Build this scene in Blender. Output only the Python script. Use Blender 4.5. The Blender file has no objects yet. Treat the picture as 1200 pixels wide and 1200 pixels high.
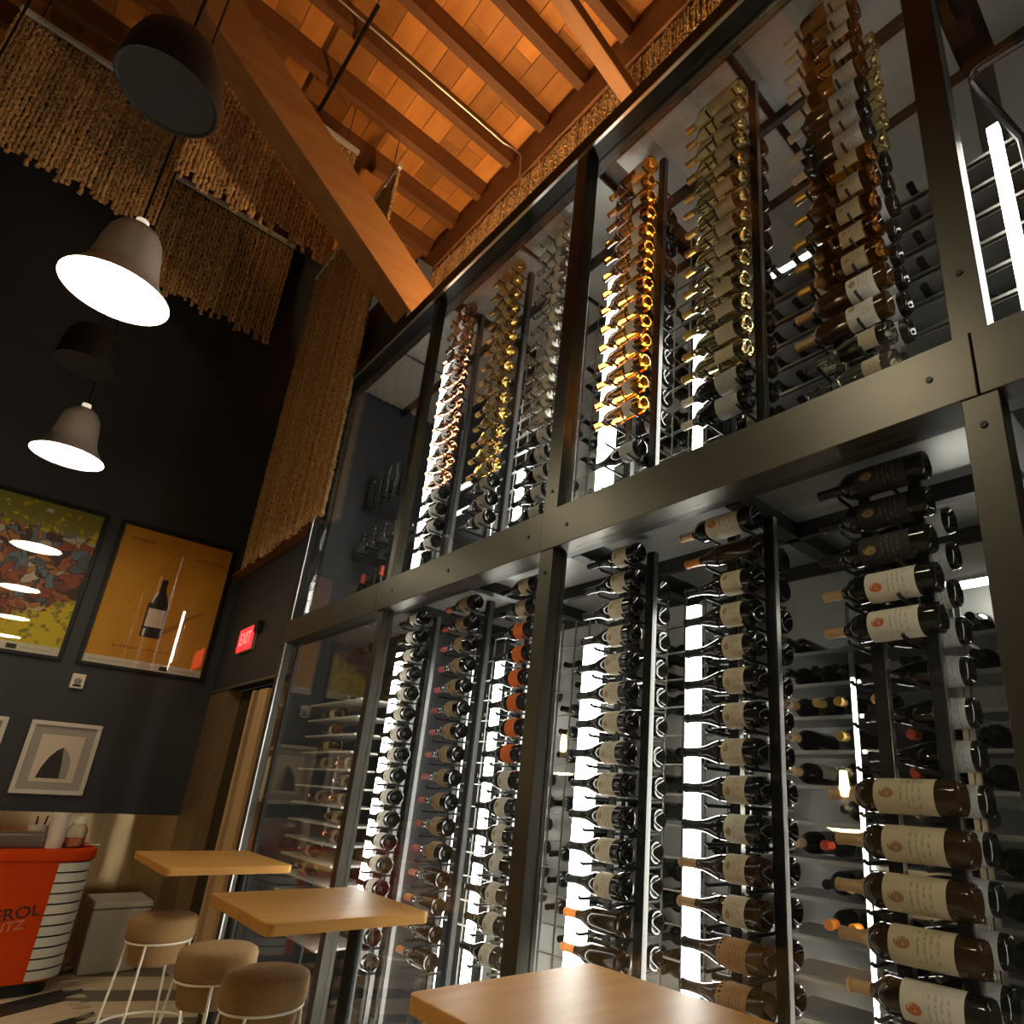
import bpy, bmesh, math, random
from mathutils import Vector, Matrix
R = random.Random(7)
sc = bpy.context.scene
C = sc.collection

# ------------------------------------------------------------------ camera
YAW, PITCH, ROLL = 0.744533, 0.332765, 0.065405
FPX, CX, CY, H = 739.21, 694.73, 680.41, 1.52
cy_, sy_, cp_, sp_ = math.cos(YAW), math.sin(YAW), math.cos(PITCH), math.sin(PITCH)
fwd = Vector((sy_*cp_, cy_*cp_, sp_)); rt = Vector((cy_, -sy_, 0)); up = rt.cross(fwd)
cr_, sr_ = math.cos(ROLL), math.sin(ROLL)
r2 = cr_*rt + sr_*up; u2 = -sr_*rt + cr_*up
camd = bpy.data.cameras.new('camera'); cam = bpy.data.objects.new('camera', camd); C.objects.link(cam)
cam.matrix_world = Matrix(((r2.x, u2.x, -fwd.x, 0), (r2.y, u2.y, -fwd.y, 0), (r2.z, u2.z, -fwd.z, H), (0, 0, 0, 1)))
camd.sensor_width = 36; camd.lens = FPX/1200*36
camd.shift_x = (600-CX)/1200; camd.shift_y = (CY-600)/1200
camd.clip_start = 0.02
sc.camera = cam

# ------------------------------------------------------------------ world, exposure
w = bpy.data.worlds.new('world'); sc.world = w; w.use_nodes = True
w.node_tree.nodes['Background'].inputs[0].default_value = (1.0, 0.86, 0.7, 1)
w.node_tree.nodes['Background'].inputs[1].default_value = 0.03
sc.view_settings.view_transform = 'Standard'
sc.view_settings.look = 'None'
sc.view_settings.exposure = 0.45
sc.view_settings.gamma = 1.0
sc.view_settings.use_curve_mapping = False
PEND_L, LED_L, UP_L, GLOBE_L = 26.0, 18.0, 172.0, 16.0

# ------------------------------------------------------------------ materials
MATS = {}
def mat(name, col=(.5, .5, .5), rough=.5, metal=0., trans=0., ior=1.45, emit=0., ecol=None, spec=.5, noise=None, bump=0., bscale=30, coat=0.):
    if name in MATS: return MATS[name]
    m = bpy.data.materials.new(name); m.use_nodes = True; MATS[name] = m
    nt = m.node_tree; b = nt.nodes['Principled BSDF']
    b.inputs['Base Color'].default_value = (*col, 1); b.inputs['Roughness'].default_value = rough
    b.inputs['Metallic'].default_value = metal; b.inputs['Transmission Weight'].default_value = trans
    b.inputs['IOR'].default_value = ior; b.inputs['Specular IOR Level'].default_value = spec
    b.inputs['Coat Weight'].default_value = coat
    if emit:
        b.inputs['Emission Color'].default_value = (*(ecol or col), 1); b.inputs['Emission Strength'].default_value = emit
    if noise or bump:
        tc = nt.nodes.new('ShaderNodeTexCoord'); mp = nt.nodes.new('ShaderNodeMapping')
        nt.links.new(tc.outputs['Object'], mp.inputs[0])
        nz = nt.nodes.new('ShaderNodeTexNoise'); nt.links.new(mp.outputs[0], nz.inputs['Vector'])
        nz.inputs['Detail'].default_value = 5
        if noise:
            col2, sc3, rnd = noise
            mp.inputs['Scale'].default_value = sc3; nz.inputs['Scale'].default_value = 1.0
            cr = nt.nodes.new('ShaderNodeValToRGB')
            cr.color_ramp.elements[0].position = .3; cr.color_ramp.elements[1].position = .7
            cr.color_ramp.elements[0].color = (*col, 1); cr.color_ramp.elements[1].color = (*col2, 1)
            nt.links.new(nz.outputs[0], cr.inputs[0]); out = cr.outputs[0]
            if rnd:
                oi = nt.nodes.new('ShaderNodeObjectInfo'); mr = nt.nodes.new('ShaderNodeMapRange')
                mr.inputs['To Min'].default_value = 1-rnd; mr.inputs['To Max'].default_value = 1+rnd*.6
                nt.links.new(oi.outputs['Random'], mr.inputs['Value'])
                mx = nt.nodes.new('ShaderNodeVectorMath'); mx.operation = 'SCALE'
                nt.links.new(out, mx.inputs[0]); nt.links.new(mr.outputs[0], mx.inputs['Scale']); out = mx.outputs[0]
                ad = nt.nodes.new('ShaderNodeVectorMath'); ad.operation = 'ADD'
                ml = nt.nodes.new('ShaderNodeMath'); ml.operation = 'MULTIPLY'; ml.inputs[1].default_value = 37.
                nt.links.new(oi.outputs['Random'], ml.inputs[0]); nt.links.new(tc.outputs['Object'], ad.inputs[0]); nt.links.new(ml.outputs[0], ad.inputs[1])
                nt.links.new(ad.outputs[0], mp.inputs[0])
            nt.links.new(out, b.inputs['Base Color'])
        if bump:
            n2 = nt.nodes.new('ShaderNodeTexNoise'); n2.inputs['Scale'].default_value = bscale
            nt.links.new(tc.outputs['Object'], n2.inputs['Vector'])
            bp = nt.nodes.new('ShaderNodeBump'); bp.inputs['Strength'].default_value = bump; bp.inputs['Distance'].default_value = .01
            nt.links.new(n2.outputs[0], bp.inputs['Height']); nt.links.new(bp.outputs[0], b.inputs['Normal'])
    return m

def pane_mat(name, tint=(.97, .98, .97), boost=1.0):
    m = bpy.data.materials.new(name); m.use_nodes = True; nt = m.node_tree; MATS[name] = m
    for n in list(nt.nodes): nt.nodes.remove(n)
    o = nt.nodes.new('ShaderNodeOutputMaterial'); mx = nt.nodes.new('ShaderNodeMixShader')
    t = nt.nodes.new('ShaderNodeBsdfTransparent'); t.inputs[0].default_value = (*tint, 1)
    g = nt.nodes.new('ShaderNodeBsdfGlossy'); g.inputs['Roughness'].default_value = 0.0
    fr = nt.nodes.new('ShaderNodeFresnel'); ge = nt.nodes.new('ShaderNodeNewGeometry')
    mr = nt.nodes.new('ShaderNodeMapRange'); mr.inputs['To Min'].default_value = 1.5; mr.inputs['To Max'].default_value = 1/1.5
    nt.links.new(ge.outputs['Backfacing'], mr.inputs['Value']); nt.links.new(mr.outputs[0], fr.inputs['IOR'])
    ml = nt.nodes.new('ShaderNodeMath'); ml.operation = 'MULTIPLY'; ml.inputs[1].default_value = boost; ml.use_clamp = True
    nt.links.new(fr.outputs[0], ml.inputs[0]); nt.links.new(ml.outputs[0], mx.inputs[0])
    nt.links.new(t.outputs[0], mx.inputs[1]); nt.links.new(g.outputs[0], mx.inputs[2]); nt.links.new(mx.outputs[0], o.inputs[0])
    return m

navy = mat('navy_paint', (.028, .030, .034), .6, noise=((.036, .038, .043), (2, 2, 2), 0), bump=.05, bscale=80)
steel = mat('bronze_steel', (.085, .08, .068), .40, .85, noise=((.105, .098, .083), (3, 3, 3), 0))
black = mat('black_metal', (.012, .012, .012), .45, .3)
alu = mat('aluminium', (.55, .54, .5), .28, 1.)
brushed = mat('brushed_brass_steel', (.66, .49, .26), .30, 1., noise=((.76, .57, .31), (60, 60, 1.5), 0))
glass = pane_mat('window_glass', boost=1.0)
pane = pane_mat('picture_glass', (1, 1, 1), boost=1.3)
led = mat('led_white', (1, 1, 1), .5, emit=LED_L, ecol=(1, .97, .9))
deckw = mat('deck_wood', (.47, .175, .032), .6, noise=((.64, .27, .06), (6, 1.2, 6), .45), bump=.25, bscale=25)
joistw = mat('joist_wood', (.15, .058, .020), .6, noise=((.21, .085, .03), (1.2, 14, 14), .2), bump=.2, bscale=40)
beamw = mat('beam_wood', (.24, .105, .035), .6, noise=((.32, .15, .055), (2, 12, 12), .1), bump=.2, bscale=35)
cork = mat('cork', (.34, .175, .065), .7, noise=((.66, .44, .2), (45, 45, 45), .3))
tablew = mat('table_wood', (.40, .192, .045), .42, noise=((.49, .25, .066), (2.5, 22, 22), .1), spec=.25)
jambw = mat('jamb_wood', (.5, .33, .16), .45, noise=((.6, .41, .21), (20, 20, 2), .1))
fabric = mat('tan_fabric', (.215, .122, .045), .95, noise=((.29, .172, .07), (160, 160, 160), .08), bump=.3, bscale=300)
creamrod = mat('cream_enamel', (.72, .67, .56), .35)
greyw = mat('grey_panel', (.30, .30, .285), .35, noise=((.36, .36, .34), (3, 3, 3), .1))
slabm = mat('slab_panel', (.23, .225, .21), .3, .4)

_b = brushed.node_tree.nodes['Principled BSDF']; _b.inputs['Anisotropic'].default_value = .8
_t = brushed.node_tree.nodes.new('ShaderNodeTangent'); _t.direction_type = 'RADIAL'; _t.axis = 'Z'
brushed.node_tree.links.new(_t.outputs[0], _b.inputs['Tangent'])
# ------------------------------------------------------------------ helpers
class MB:
    def __init__(s): s.v = []; s.f = []; s.sm = []
    def add(s, v, f, smooth=False):
        o = len(s.v); s.v += [tuple(p) for p in v]; s.f += [tuple(i+o for i in q) for q in f]; s.sm += [smooth]*len(f); return s
    def box(s, x0, x1, y0, y1, z0, z1):
        x0, x1 = min(x0, x1), max(x0, x1); y0, y1 = min(y0, y1), max(y0, y1); z0, z1 = min(z0, z1), max(z0, z1)
        v = [(x, y, z) for x in (x0, x1) for y in (y0, y1) for z in (z0, z1)]
        return s.add(v, [(0, 1, 3, 2), (4, 6, 7, 5), (0, 4, 5, 1), (2, 3, 7, 6), (0, 2, 6, 4), (1, 5, 7, 3)])
    def bar(s, p0, p1, wv, hv):   # a beam with half vectors wv, hv
        p0, p1, wv, hv = map(Vector, (p0, p1, wv, hv))
        v = [p + a*wv + b*hv for p in (p0, p1) for a, b in ((-1, -1), (1, -1), (1, 1), (-1, 1))]
        return s.add(v, [(0, 3, 2, 1), (4, 5, 6, 7), (0, 1, 5, 4), (1, 2, 6, 5), (2, 3, 7, 6), (3, 0, 4, 7)])
    def tube(s, pts, r, n=8, closed=False):
        pts = [Vector(p) for p in pts]; k = len(pts); rings = []
        for i, p in enumerate(pts):
            if closed: d = pts[(i+1) % k]-pts[i-1]
            else: d = pts[min(i+1, k-1)]-pts[max(i-1, 0)]
            d.normalize(); a = d.orthogonal() if abs(d.z) > .99 else d.cross(Vector((0, 0, 1)))
            a.normalize(); b = d.cross(a)
            rr = r[i] if isinstance(r, (list, tuple)) else r
            rings.append([p+rr*(math.cos(2*math.pi*j/n)*a+math.sin(2*math.pi*j/n)*b) for j in range(n)])
        v = [q for g in rings for q in g]; f = []
        for i in range(k if closed else k-1):
            i2 = (i+1) % k
            for j in range(n): f.append((i*n+j, i*n+(j+1) % n, i2*n+(j+1) % n, i2*n+j))
        if not closed: f += [tuple(range(n-1, -1, -1)), tuple((k-1)*n+j for j in range(n))]
        return s.add(v, f, True)
    def lathe(s, prof, n=20, axis='Z', org=(0, 0, 0), a0=0., a1=2*math.pi):
        full = abs(a1-a0-2*math.pi) < 1e-6; m = n if full else n+1; v = []; f = []
        for r, t in prof:
            for j in range(m):
                a = a0+(a1-a0)*j/n; c, q = r*math.cos(a), r*math.sin(a)
                p = (c, q, t) if axis == 'Z' else (c, t, -q) if axis == 'Y' else (t, c, q)
                v.append((p[0]+org[0], p[1]+org[1], p[2]+org[2]))
        for i in range(len(prof)-1):
            for j in range(n):
                j2 = (j+1) % m
                f.append((i*m+j, i*m+j2, (i+1)*m+j2, (i+1)*m+j))
        return s.add(v, f, True)
    def prism(s, poly, axis, t0, t1):  # poly in the other two axes
        def P(a, b, t): return (t, a, b) if axis == 'X' else (a, t, b) if axis == 'Y' else (a, b, t)
        n = len(poly); v = [P(a, b, t0) for a, b in poly]+[P(a, b, t1) for a, b in poly]
        f = [tuple(range(n)), tuple(range(2*n-1, n-1, -1))]+[(i, n+i, n+(i+1) % n, (i+1) % n) for i in range(n)]
        return s.add(v, f)
    def mesh(s, name, m, bevel=0., seg=2, uv=None):
        me = bpy.data.meshes.new(name); me.from_pydata(s.v, [], s.f)
        me.polygons.foreach_set('use_smooth', s.sm)
        bm = bmesh.new(); bm.from_mesh(me); bmesh.ops.remove_doubles(bm, verts=bm.verts, dist=1e-6)
        if bevel: bmesh.ops.bevel(bm, geom=bm.edges[:], offset=bevel, segments=seg, affect='EDGES', profile=.6, clamp_overlap=True)
        bmesh.ops.recalc_face_normals(bm, faces=bm.faces); bm.to_mesh(me); bm.free()
        if any(s.sm): me.set_sharp_from_angle(angle=math.radians(42))
        me.materials.append(m)
        return me
    def build(s, name, m, parent=None, loc=None, bevel=0., seg=2):
        o = bpy.data.objects.new(name, s.mesh(name, m, bevel, seg)); C.objects.link(o)
        if parent: o.parent = parent
        if loc: o.location = loc
        return o
def inst(name, me, parent=None, loc=(0, 0, 0), rot=None, scale=None):
    o = bpy.data.objects.new(name, me); C.objects.link(o); o.parent = parent; o.location = loc
    if rot: o.rotation_euler = rot
    if scale: o.scale = scale
    return o
def empty(name, loc=(0, 0, 0)):
    o = bpy.data.objects.new(name, None); C.objects.link(o); o.location = loc; o.empty_display_size = .05; return o
def tag(o, label=None, cat=None, group=None, kind=None):
    if label: o['label'] = label
    if cat: o['category'] = cat
    if group: o['group'] = group
    if kind: o['kind'] = kind
    return o
def struct(o): o['kind'] = 'structure'; return o
def text_mesh(txt, size, m, thick=.002, shear=0., font_scale=1.):
    cu = bpy.data.curves.new('lettering', 'FONT'); cu.body = txt; cu.size = size; cu.extrude = thick; cu.align_x = 'CENTER'; cu.align_y = 'CENTER'; cu.shear = shear; cu.offset = size*.012
    o = bpy.data.objects.new('lettering', cu); C.objects.link(o)
    dg = bpy.context.evaluated_depsgraph_get(); me = bpy.data.meshes.new_from_object(o.evaluated_get(dg)); me.materials.clear(); me.materials.append(m)
    bpy.data.objects.remove(o); bpy.data.curves.remove(cu); return me

# ------------------------------------------------------------------ setting
A = 1.55          # glass plane
B = 7.35          # far wall
WR = 1.62         # return wall over the doorway
XW = 2.5          # building wall behind the wine room
ZJ, ZD = 7.635, 7.87
floor = struct(MB().box(-4, XW+.2, -3.2, B+.2, -.2, 0).build('floor', mat('floor_base', (.42, .36, .27), .5, noise=((.5, .43, .33), (2, 14, 2), 0))))
pl_light = mat('plank_pale', (.56, .45, .31), .5, noise=((.66, .54, .38), (3, 40, 3), .1))
pl_black = mat('plank_black', (.02, .019, .018), .45, noise=((.03, .028, .026), (3, 40, 3), .1))
pl_grey = mat('plank_grey', (.13, .115, .09), .5, noise=((.17, .15, .12), (3, 40, 3), .1))
CW, PW, SL = .95, .098, .55
pcache = {}
for ci, cx0 in enumerate((-.9, .05, 1.0)):
    sg = 1 if ci % 2 else -1
    cw = min(CW, 1.62-cx0)
    for k in range(-6, 52):
        y0 = 2.6+k*.1
        off = .055 if k % 2 else -.055
        band = (k+ (0 if sg > 0 else 0)) % 7
        m_ = pl_light if band < 4 else (pl_black if sg > 0 else pl_grey)
        key = (ci, k % 2, m_.name)
        if key not in pcache:
            e0, e1 = off, off
            x0, x1 = e0, cw+e1
            if ci == 2: x1 = cw
            if ci == 0: x0 = 0
            ya, yb = sg*SL*(x0-cw/2), sg*SL*(x1-cw/2)
            mb = MB().prism([(x0, ya), (x1, yb), (x1, yb+PW), (x0, ya+PW)], 'Z', .0, .004)
            pcache[key] = mb.mesh('plank', m_)
        ymid = y0
        if ymid-SL*cw/2 < -.2 or ymid+SL*cw/2+.1 > B-.02: continue
        inst('plank', pcache[key], floor, (cx0, y0, 0))

wf = struct(MB().box(-4, 1.75, B, B+.2, 1.13, 8.4).build('wall_far', navy))
for i in range(6):
    x0 = WR-.002-.95*(i+1); MB().box(x0+.002, x0+.948, B-.004, B+.1, .0, 1.128).build('steel_panel', brushed, wf)
struct(MB().box(-4.2, -4, -3.2, B+.2, 0, 8.4).build('wall_left', navy))
struct(MB().box(-4.2, XW+.2, -3.4, -3.2, 0, 8.4).build('wall_near', navy))
wb = struct(MB().box(XW, XW+.2, -3.2, B+.2, 0, 8.4).build('wall_right', mat('back_wall', (.075, .07, .062), .6, noise=((.1, .095, .085), (2, 2, 2), 0))))
# return wall with the doorway
ws = struct(MB().box(WR, WR+.14, 5.06, B, 2.3, 5.75).build('wall_return', navy))
MB().box(WR, WR+.14, 4.2, 5.058, 4.92, 5.75).build('upstand', navy, ws)
MB().box(WR-.015, WR, 5.08, B-.005, 2.285, 2.305).build('header_strip', mat('strip', (.22, .19, .15), .4, .6), ws)
MB().box(WR, WR+.14, 6.72, B, 0, 2.285).build('brass_panel', mat('brown_steel', (.3, .19, .09), .45, .55, noise=((.36, .24, .12), (40, 40, 2), 0)), ws)
MB().box(WR+.02, WR+.1, 5.62, 5.85, .0, 2.22).build('door_jamb', jambw, ws)
MB().box(WR+.005, WR+.06, 5.92, 5.98, .0, 2.22).build('door_jamb', jambw, ws)
d1 = struct(MB().box(WR+.12, WR+.15, 5.98, 6.718, 0, 2.285).build('door_1', mat('black_glass', (.004, .004, .004), .25)))
MB().box(1.93, 1.97, 5.1, 5.96, 0, 2.3).build('niche_back', mat('niche', (.33, .22, .11), .6), ws)
MB().box(1.77, 1.95, 5.1, 6.7, 2.285, 2.3).build('niche_top', black, ws)
sh = empty('wall_shelf', (1.82, 5.33, 0)); tag(sh, 'pale wooden shelf unit set in the niche beside the doorway', 'shelf')
for z in (.55, .95, 1.35, 1.72, 2.05): MB().box(-.16, .1, -.22, .2, z, z+.025).build('shelf_board', jambw, sh)
MB().box(-.16, .1, -.235, -.22, 0, 2.28).build('side_panel', jambw, sh); MB().box(-.16, .1, .2, .215, 0, 2.28).build('side_panel', jambw, sh)
for y, z, c, hh in ((5.33, 1.375, (.75, .68, .5), .3), (5.4, .975, (.65, .2, .06), .26), (5.3, 1.745, (.2, .08, .03), .28), (5.42, 1.745, (.16, .07, .03), .22), (5.36, .575, (.7, .6, .42), .2)):
    nm = {.3: 'tall cream carton on the shelf in the doorway niche', .26: 'orange bottle on the shelf in the doorway niche', .28: 'dark brown carton on the upper shelf in the doorway niche', .22: 'short brown carton on the upper shelf in the doorway niche', .2: 'low cream carton on the lowest shelf of the doorway niche'}[hh]
    if 'bottle' in nm:
        o = MB().lathe([(0, 0), (.04, 0), (.042, .01), (.042, .15), (.015, .2), (.015, .26), (0, .26)], 14).build('orange_bottle', mat('orange_liq', c, .15), loc=(1.74, y, z))
        tag(o, nm, 'bottle')
    else:
        o = MB().box(-.06, .08, -.05, .05, 0, hh).build('carton', mat('carton_%d' % int(hh*100), c, .7), loc=(1.74, y, z), bevel=.003); tag(o, nm, 'carton')

# ceiling: deck boards on joists
ce = struct(MB().box(-4, XW, -3.2, B, ZD+.06, ZD+.2).build('ceiling', joistw))
BW = .205; bms = {}
xs = -1.75; i = 0
bmesh_board = [MB().box(-BW/2+.003, BW/2-.003, 0, L, 0, .058).mesh('board', deckw) for L in (.62, .9, 1.2)]
while xs < XW-.1:
    y = .6+R.uniform(-.5, .3)
    while y < B-.1:
        L = R.choice((0, 1, 2)); ln = (.62, .9, 1.2)[L]
        o = inst('board', bmesh_board[L], ce, (xs, y, ZD+R.uniform(0, .002))); 
        if y+ln > B: o.scale.y = (B-y)/ln
        y += ln+.003
    xs += BW
for k, y in enumerate((1.5, 2.05, 2.6, 3.15, 3.71, 4.25, 4.80, 5.34, 5.91, 6.46, 7.0)):
    MB().box(-4, XW-.001, y, y+.09, ZJ, ZD).build('joist', joistw, ce)
MB().box(XW-.05, XW-.001, -.5, B, ZJ-.001, ZD).build('blocking', joistw, ce)
t1 = struct(MB().box(XW-.1, XW, -.5, B, 7.28, ZJ-.002).build('trim_1', joistw))

# ------------------------------------------------------------------ glass wall of the wine room
gw = struct(empty('wall_glass', (A, 0, 0)))
def gbox(name, m, y0, y1, z0, z1, x0=-.05, x1=.03, bevel=.002): return MB().box(x0, x1, y0, y1, z0, z1).build(name, m, gw, bevel=bevel, seg=1)
YE = 5.05
for y0, y1, z0, z1 in ((1.965, 3.50, 2.48, 2.66), (.32, 1.965, 2.48, 2.66), (-1.6, .318, 2.48, 2.66), (3.502, YE, 2.48, 2.66)):
    gbox('crossbeam', steel, y0+.001, y1-.001, z0, z1, -.055)
gbox('top_rail', black, -1.6, YE, 4.74, 4.86); gbox('top_bead', alu, -1.6, YE, 4.735, 4.745, -.06, -.045, 0)
gbox('bottom_rail', steel, -1.6, YE, 0, .1)
for y0, y1, m_ in ((1.88, 1.965, steel), (.28, .36, steel), (-1.3, -1.22, steel)):
    gbox('post', m_, y0, y1, .1, 2.48); gbox('post', m_, y0, y1, 2.66, 4.74)
gbox('mullion', steel, 3.405, 3.465, .1, 2.48, -.04); gbox('mullion', steel, 3.405, 3.465, 2.66, 4.74, -.03)
gbox('corner_post', steel, 4.97, YE, .1, 2.48, -.05, .0); gbox('corner_post', black, 4.97, YE, 2.66, 4.74, -.05, .0)
MB().box(.002, .09, YE-.02, YE-.01, 2.66, 4.74).build('pane', glass, gw)
gbox('edge_strip', alu, 4.96, 4.97, 2.66, 4.74, -.056, -.048, 0); gbox('edge_strip', alu, 4.96, 4.97, .1, 2.48, -.056, -.048, 0)
boltm = MB().lathe([(0, -.004), (.008, -.004), (.009, 0), (0, 0)], 10, 'X').mesh('bolt', black)
for y, z in ((.42, 2.57), (1.8, 2.56), (2.7, 2.56), (2.05, 2.57), (3.3, 2.57), (1.92, 2.38), (.32, 2.4), (.32, 2.85), (1.92, 2.75)): inst('bolt', boltm, gw, (-.055 if 2.48 < z < 2.66 else -.05, y, z))
for y0, y1 in ((-1.22, .28), (.36, 1.88), (1.965, 3.405), (3.465, 4.97)):
    for z0, z1 in ((.1, 2.48), (2.66, 4.74)):
        MB().box(.0, .01, y0, y1, z0, z1).build('pane', glass, gw)
# inside shell of the wine room
bayd = mat('bay_dark', (.045, .047, .052), .5)
ir = struct(empty('wall_wine_room', (0, 0, 0)))
MB().box(1.645, XW-.002, 5.0, 5.05, 0, 4.9).build('end_panel', bayd, ir); MB().box(1.6, 1.645, 5.0, 5.05, 0, 2.62).build('end_panel', bayd, ir)
MB().box(1.6, XW-.002, -1.7, -1.6, 0, 4.9).build('end_panel', greyw, ir)
for y0, y1 in ((-1.55, .27), (.37, 1.87), (1.97, 3.4), (3.47, 4.97)):
    for x0, x1 in ((1.66, 2.04), (2.08, 2.49)):
        for q in range(2):
            ya = y0+(y1-y0)*q/2; yb = y0+(y1-y0)*(q+1)/2
            MB().box(x0, x1, ya+.02, yb-.02, 2.56, 2.585).build('slab_panel', slabm, ir)
            MB().box(x0, x1, ya+.02, yb-.02, 4.80, 4.82).build('ceiling_panel', greyw, ir)
    if y0 < 3.4: MB().box(XW-.03, XW-.005, y0, y1, .1, 4.75).build('back_panel', greyw, ir)
    else: MB().box(XW-.03, XW-.005, y0, y1, 2.66, 4.75).build('back_panel', bayd, ir); MB().box(XW-.03, XW-.005, y0, y1, .1, 2.55).build('back_panel', bayd, ir); MB().box(2.12, XW-.04, 3.86, 3.9, .1, 2.55).build('added_partition', bayd, ir)  # the partition is added so the lower end bay stays dark
for x0, x1 in ((1.59, 1.65), (2.045, 2.075), (2.45, 2.49)):
    MB().box(x0, x1, -1.6, 4.98, 2.5, 2.63).build('frame_rail', black, ir)
    MB().box(x0, x1, -1.6, 4.98, 4.75, 4.85).build('frame_rail', black, ir)
for y in (-1.25, .32, 1.12, 1.92, 2.68, 3.43): MB().box(1.66, 2.45, y-.03, y+.03, 2.5, 2.6).build('frame_rib', black, ir)
MB().box(1.59, XW, -1.6, 4.98, 4.86, 4.9).build('roof_sheet', black, ir)

# ------------------------------------------------------------------ bottles
def smooth_prof(pts, k=3):
    return pts
def burgundy(r, L):
    return [(0, .028), (r*.35, .022), (r*.62, .008), (r*.8, .0), (r*.92, .0005), (r*.985, .006), (r, .013), (r, .125), (r*.97, .142), (r*.88, .160), (r*.72, .180), (r*.55, .200), (r*.43, .220), (.0155, .240), (.0142, .262), (.0142, L-.012), (.0158, L-.011), (.0158, L-.004), (.0148, L), (0, L)]
def bordeaux(r, L):
    return [(0, .028), (r*.35, .022), (r*.62, .008), (r*.8, .0), (r*.92, .0005), (r*.985, .006), (r, .013), (r, L-.115), (r*.96, L-.103), (r*.8, L-.088), (r*.55, L-.076), (.0165, L-.064), (.0148, L-.05), (.0145, L-.012), (.016, L-.011), (.016, L-.004), (.015, L), (0, L)]
def rad_at(prof, t):
    P = prof[6:]
    for (ra, ta), (rb, tb) in zip(P, P[1:]):
        if ta <= t <= tb and tb > ta: return ra+(rb-ra)*(t-ta)/(tb-ta)
    return P[-2][0]
def label_mat(name, paper, ink, crest=None, lines=True, band=None):
    m = mat(name, paper, .75); nt = m.node_tree; b = nt.nodes['Principled BSDF']
    uv = nt.nodes.new('ShaderNodeUVMap'); sx = nt.nodes.new('ShaderNodeSeparateXYZ'); nt.links.new(uv.outputs[0], sx.inputs[0])
    def math_(op, a, bb):
        n = nt.nodes.new('ShaderNodeMath'); n.operation = op
        for i, q in enumerate((a, bb)):
            if q is None: continue
            if isinstance(q, (int, float)): n.inputs[i].default_value = q
            else: nt.links.new(q, n.inputs[i])
        return n.outputs[0]
    col = None
    # u: along bottle axis (0 base..1 neck)  v: around (0..1)
    u, v = sx.outputs[0], sx.outputs[1]
    nz = nt.nodes.new('ShaderNodeTexNoise'); nz.inputs['Scale'].default_value = 14; nt.links.new(uv.outputs[0], nz.inputs['Vector'])
    rgb = nt.nodes.new('ShaderNodeRGB'); rgb.outputs[0].default_value = (*paper, 1)
    n2 = nt.nodes.new('ShaderNodeTexNoise'); n2.inputs['Scale'].default_value = 3; nt.links.new(uv.outputs[0], n2.inputs['Vector'])
    mx0 = nt.nodes.new('ShaderNodeMix'); mx0.data_type = 'RGBA'; nt.links.new(n2.outputs[0], mx0.inputs[0])
    nt.links.new(rgb.outputs[0], mx0.inputs[6]); mx0.inputs[7].default_value = (*[c*.78 for c in paper], 1); cur = mx0.outputs[2]
    def over(mask, colour):
        nonlocal cur
        mx = nt.nodes.new('ShaderNodeMix'); mx.data_type = 'RGBA'; nt.links.new(mask, mx.inputs[0]); nt.links.new(cur, mx.inputs[6])
        mx.inputs[7].default_value = (*colour, 1); cur = mx.outputs[2]
    if lines:   # printed lines run along the bottle's girth direction: bands in u, broken by noise
        s = math_('SINE', math_('MULTIPLY', u, 62.), None); a = math_('GREATER_THAN', s, .35)
        inside = math_('MULTIPLY', math_('GREATER_THAN', v, .3), math_('LESS_THAN', v, .7))
        inside = math_('MULTIPLY', inside, math_('MULTIPLY', math_('GREATER_THAN', u, .15), math_('LESS_THAN', u, .62)))
        a = math_('MULTIPLY', math_('MULTIPLY', a, inside), math_('GREATER_THAN', nz.outputs[0], .47))
        over(math_('MULTIPLY', a, .65), ink)
    if crest:
        du = math_('SUBTRACT', u, .78); dv = math_('MULTIPLY', math_('SUBTRACT', v, .5), 1.9)
        d = math_('SQRT', math_('ADD', math_('MULTIPLY', du, du), math_('MULTIPLY', dv, dv)), None)
        a = math_('MULTIPLY', math_('LESS_THAN', d, .13), math_('GREATER_THAN', nz.outputs[0], .42)); over(a, crest)
    nt.links.new(cur, b.inputs['Base Color'])
    return m
def label_mesh(prof, t0, t1, m, span=4.4, center=math.pi, n=14):
    k = 4; me = bpy.data.meshes.new('label'); v = []; f = []; uvs = []
    for i in range(k+1):
        t = t0+(t1-t0)*i/k; r = rad_at(prof, t)+.0007
        for j in range(n+1):
            a = center-span/2+span*j/n; v.append((r*math.cos(a), t, -r*math.sin(a))); uvs.append((i/k, j/n))
    m2 = len(v)
    for i in range(k):
        for j in range(n): f.append((i*(n+1)+j, i*(n+1)+j+1, (i+1)*(n+1)+j+1, (i+1)*(n+1)+j))
    me.from_pydata(v, [], f); ul = me.uv_layers.new(name='UVMap')
    for lp in me.loops: ul.data[lp.index].uv = uvs[lp.vertex_index]
    me.polygons.foreach_set('use_smooth', [True]*len(f)); me.materials.append(m); return me
dark = mat('dark_bottle_glass', (.007, .007, .005), .07, spec=.6)
browng = mat('brown_bottle_glass', (.03, .014, .004), .08, spec=.6)
def liquid(name, c, r=.03): return mat(name, c, r, trans=1., ior=1.36)
orangeg, goldg, paleg = liquid('orange_wine_glass', (1., .36, .03)), liquid('golden_wine_glass', (1., .62, .13)), liquid('pale_wine_glass', (.93, .9, .78))
roseg, amberg, yellowg = liquid('rose_wine_glass', (.95, .42, .2)), liquid('amber_wine_glass', (.75, .30, .05)), liquid('straw_wine_glass', (.95, .8, .36))
L_cream = label_mat('label_cream', (.58, .5, .37), (.16, .12, .08), (.3, .2, .1))
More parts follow.
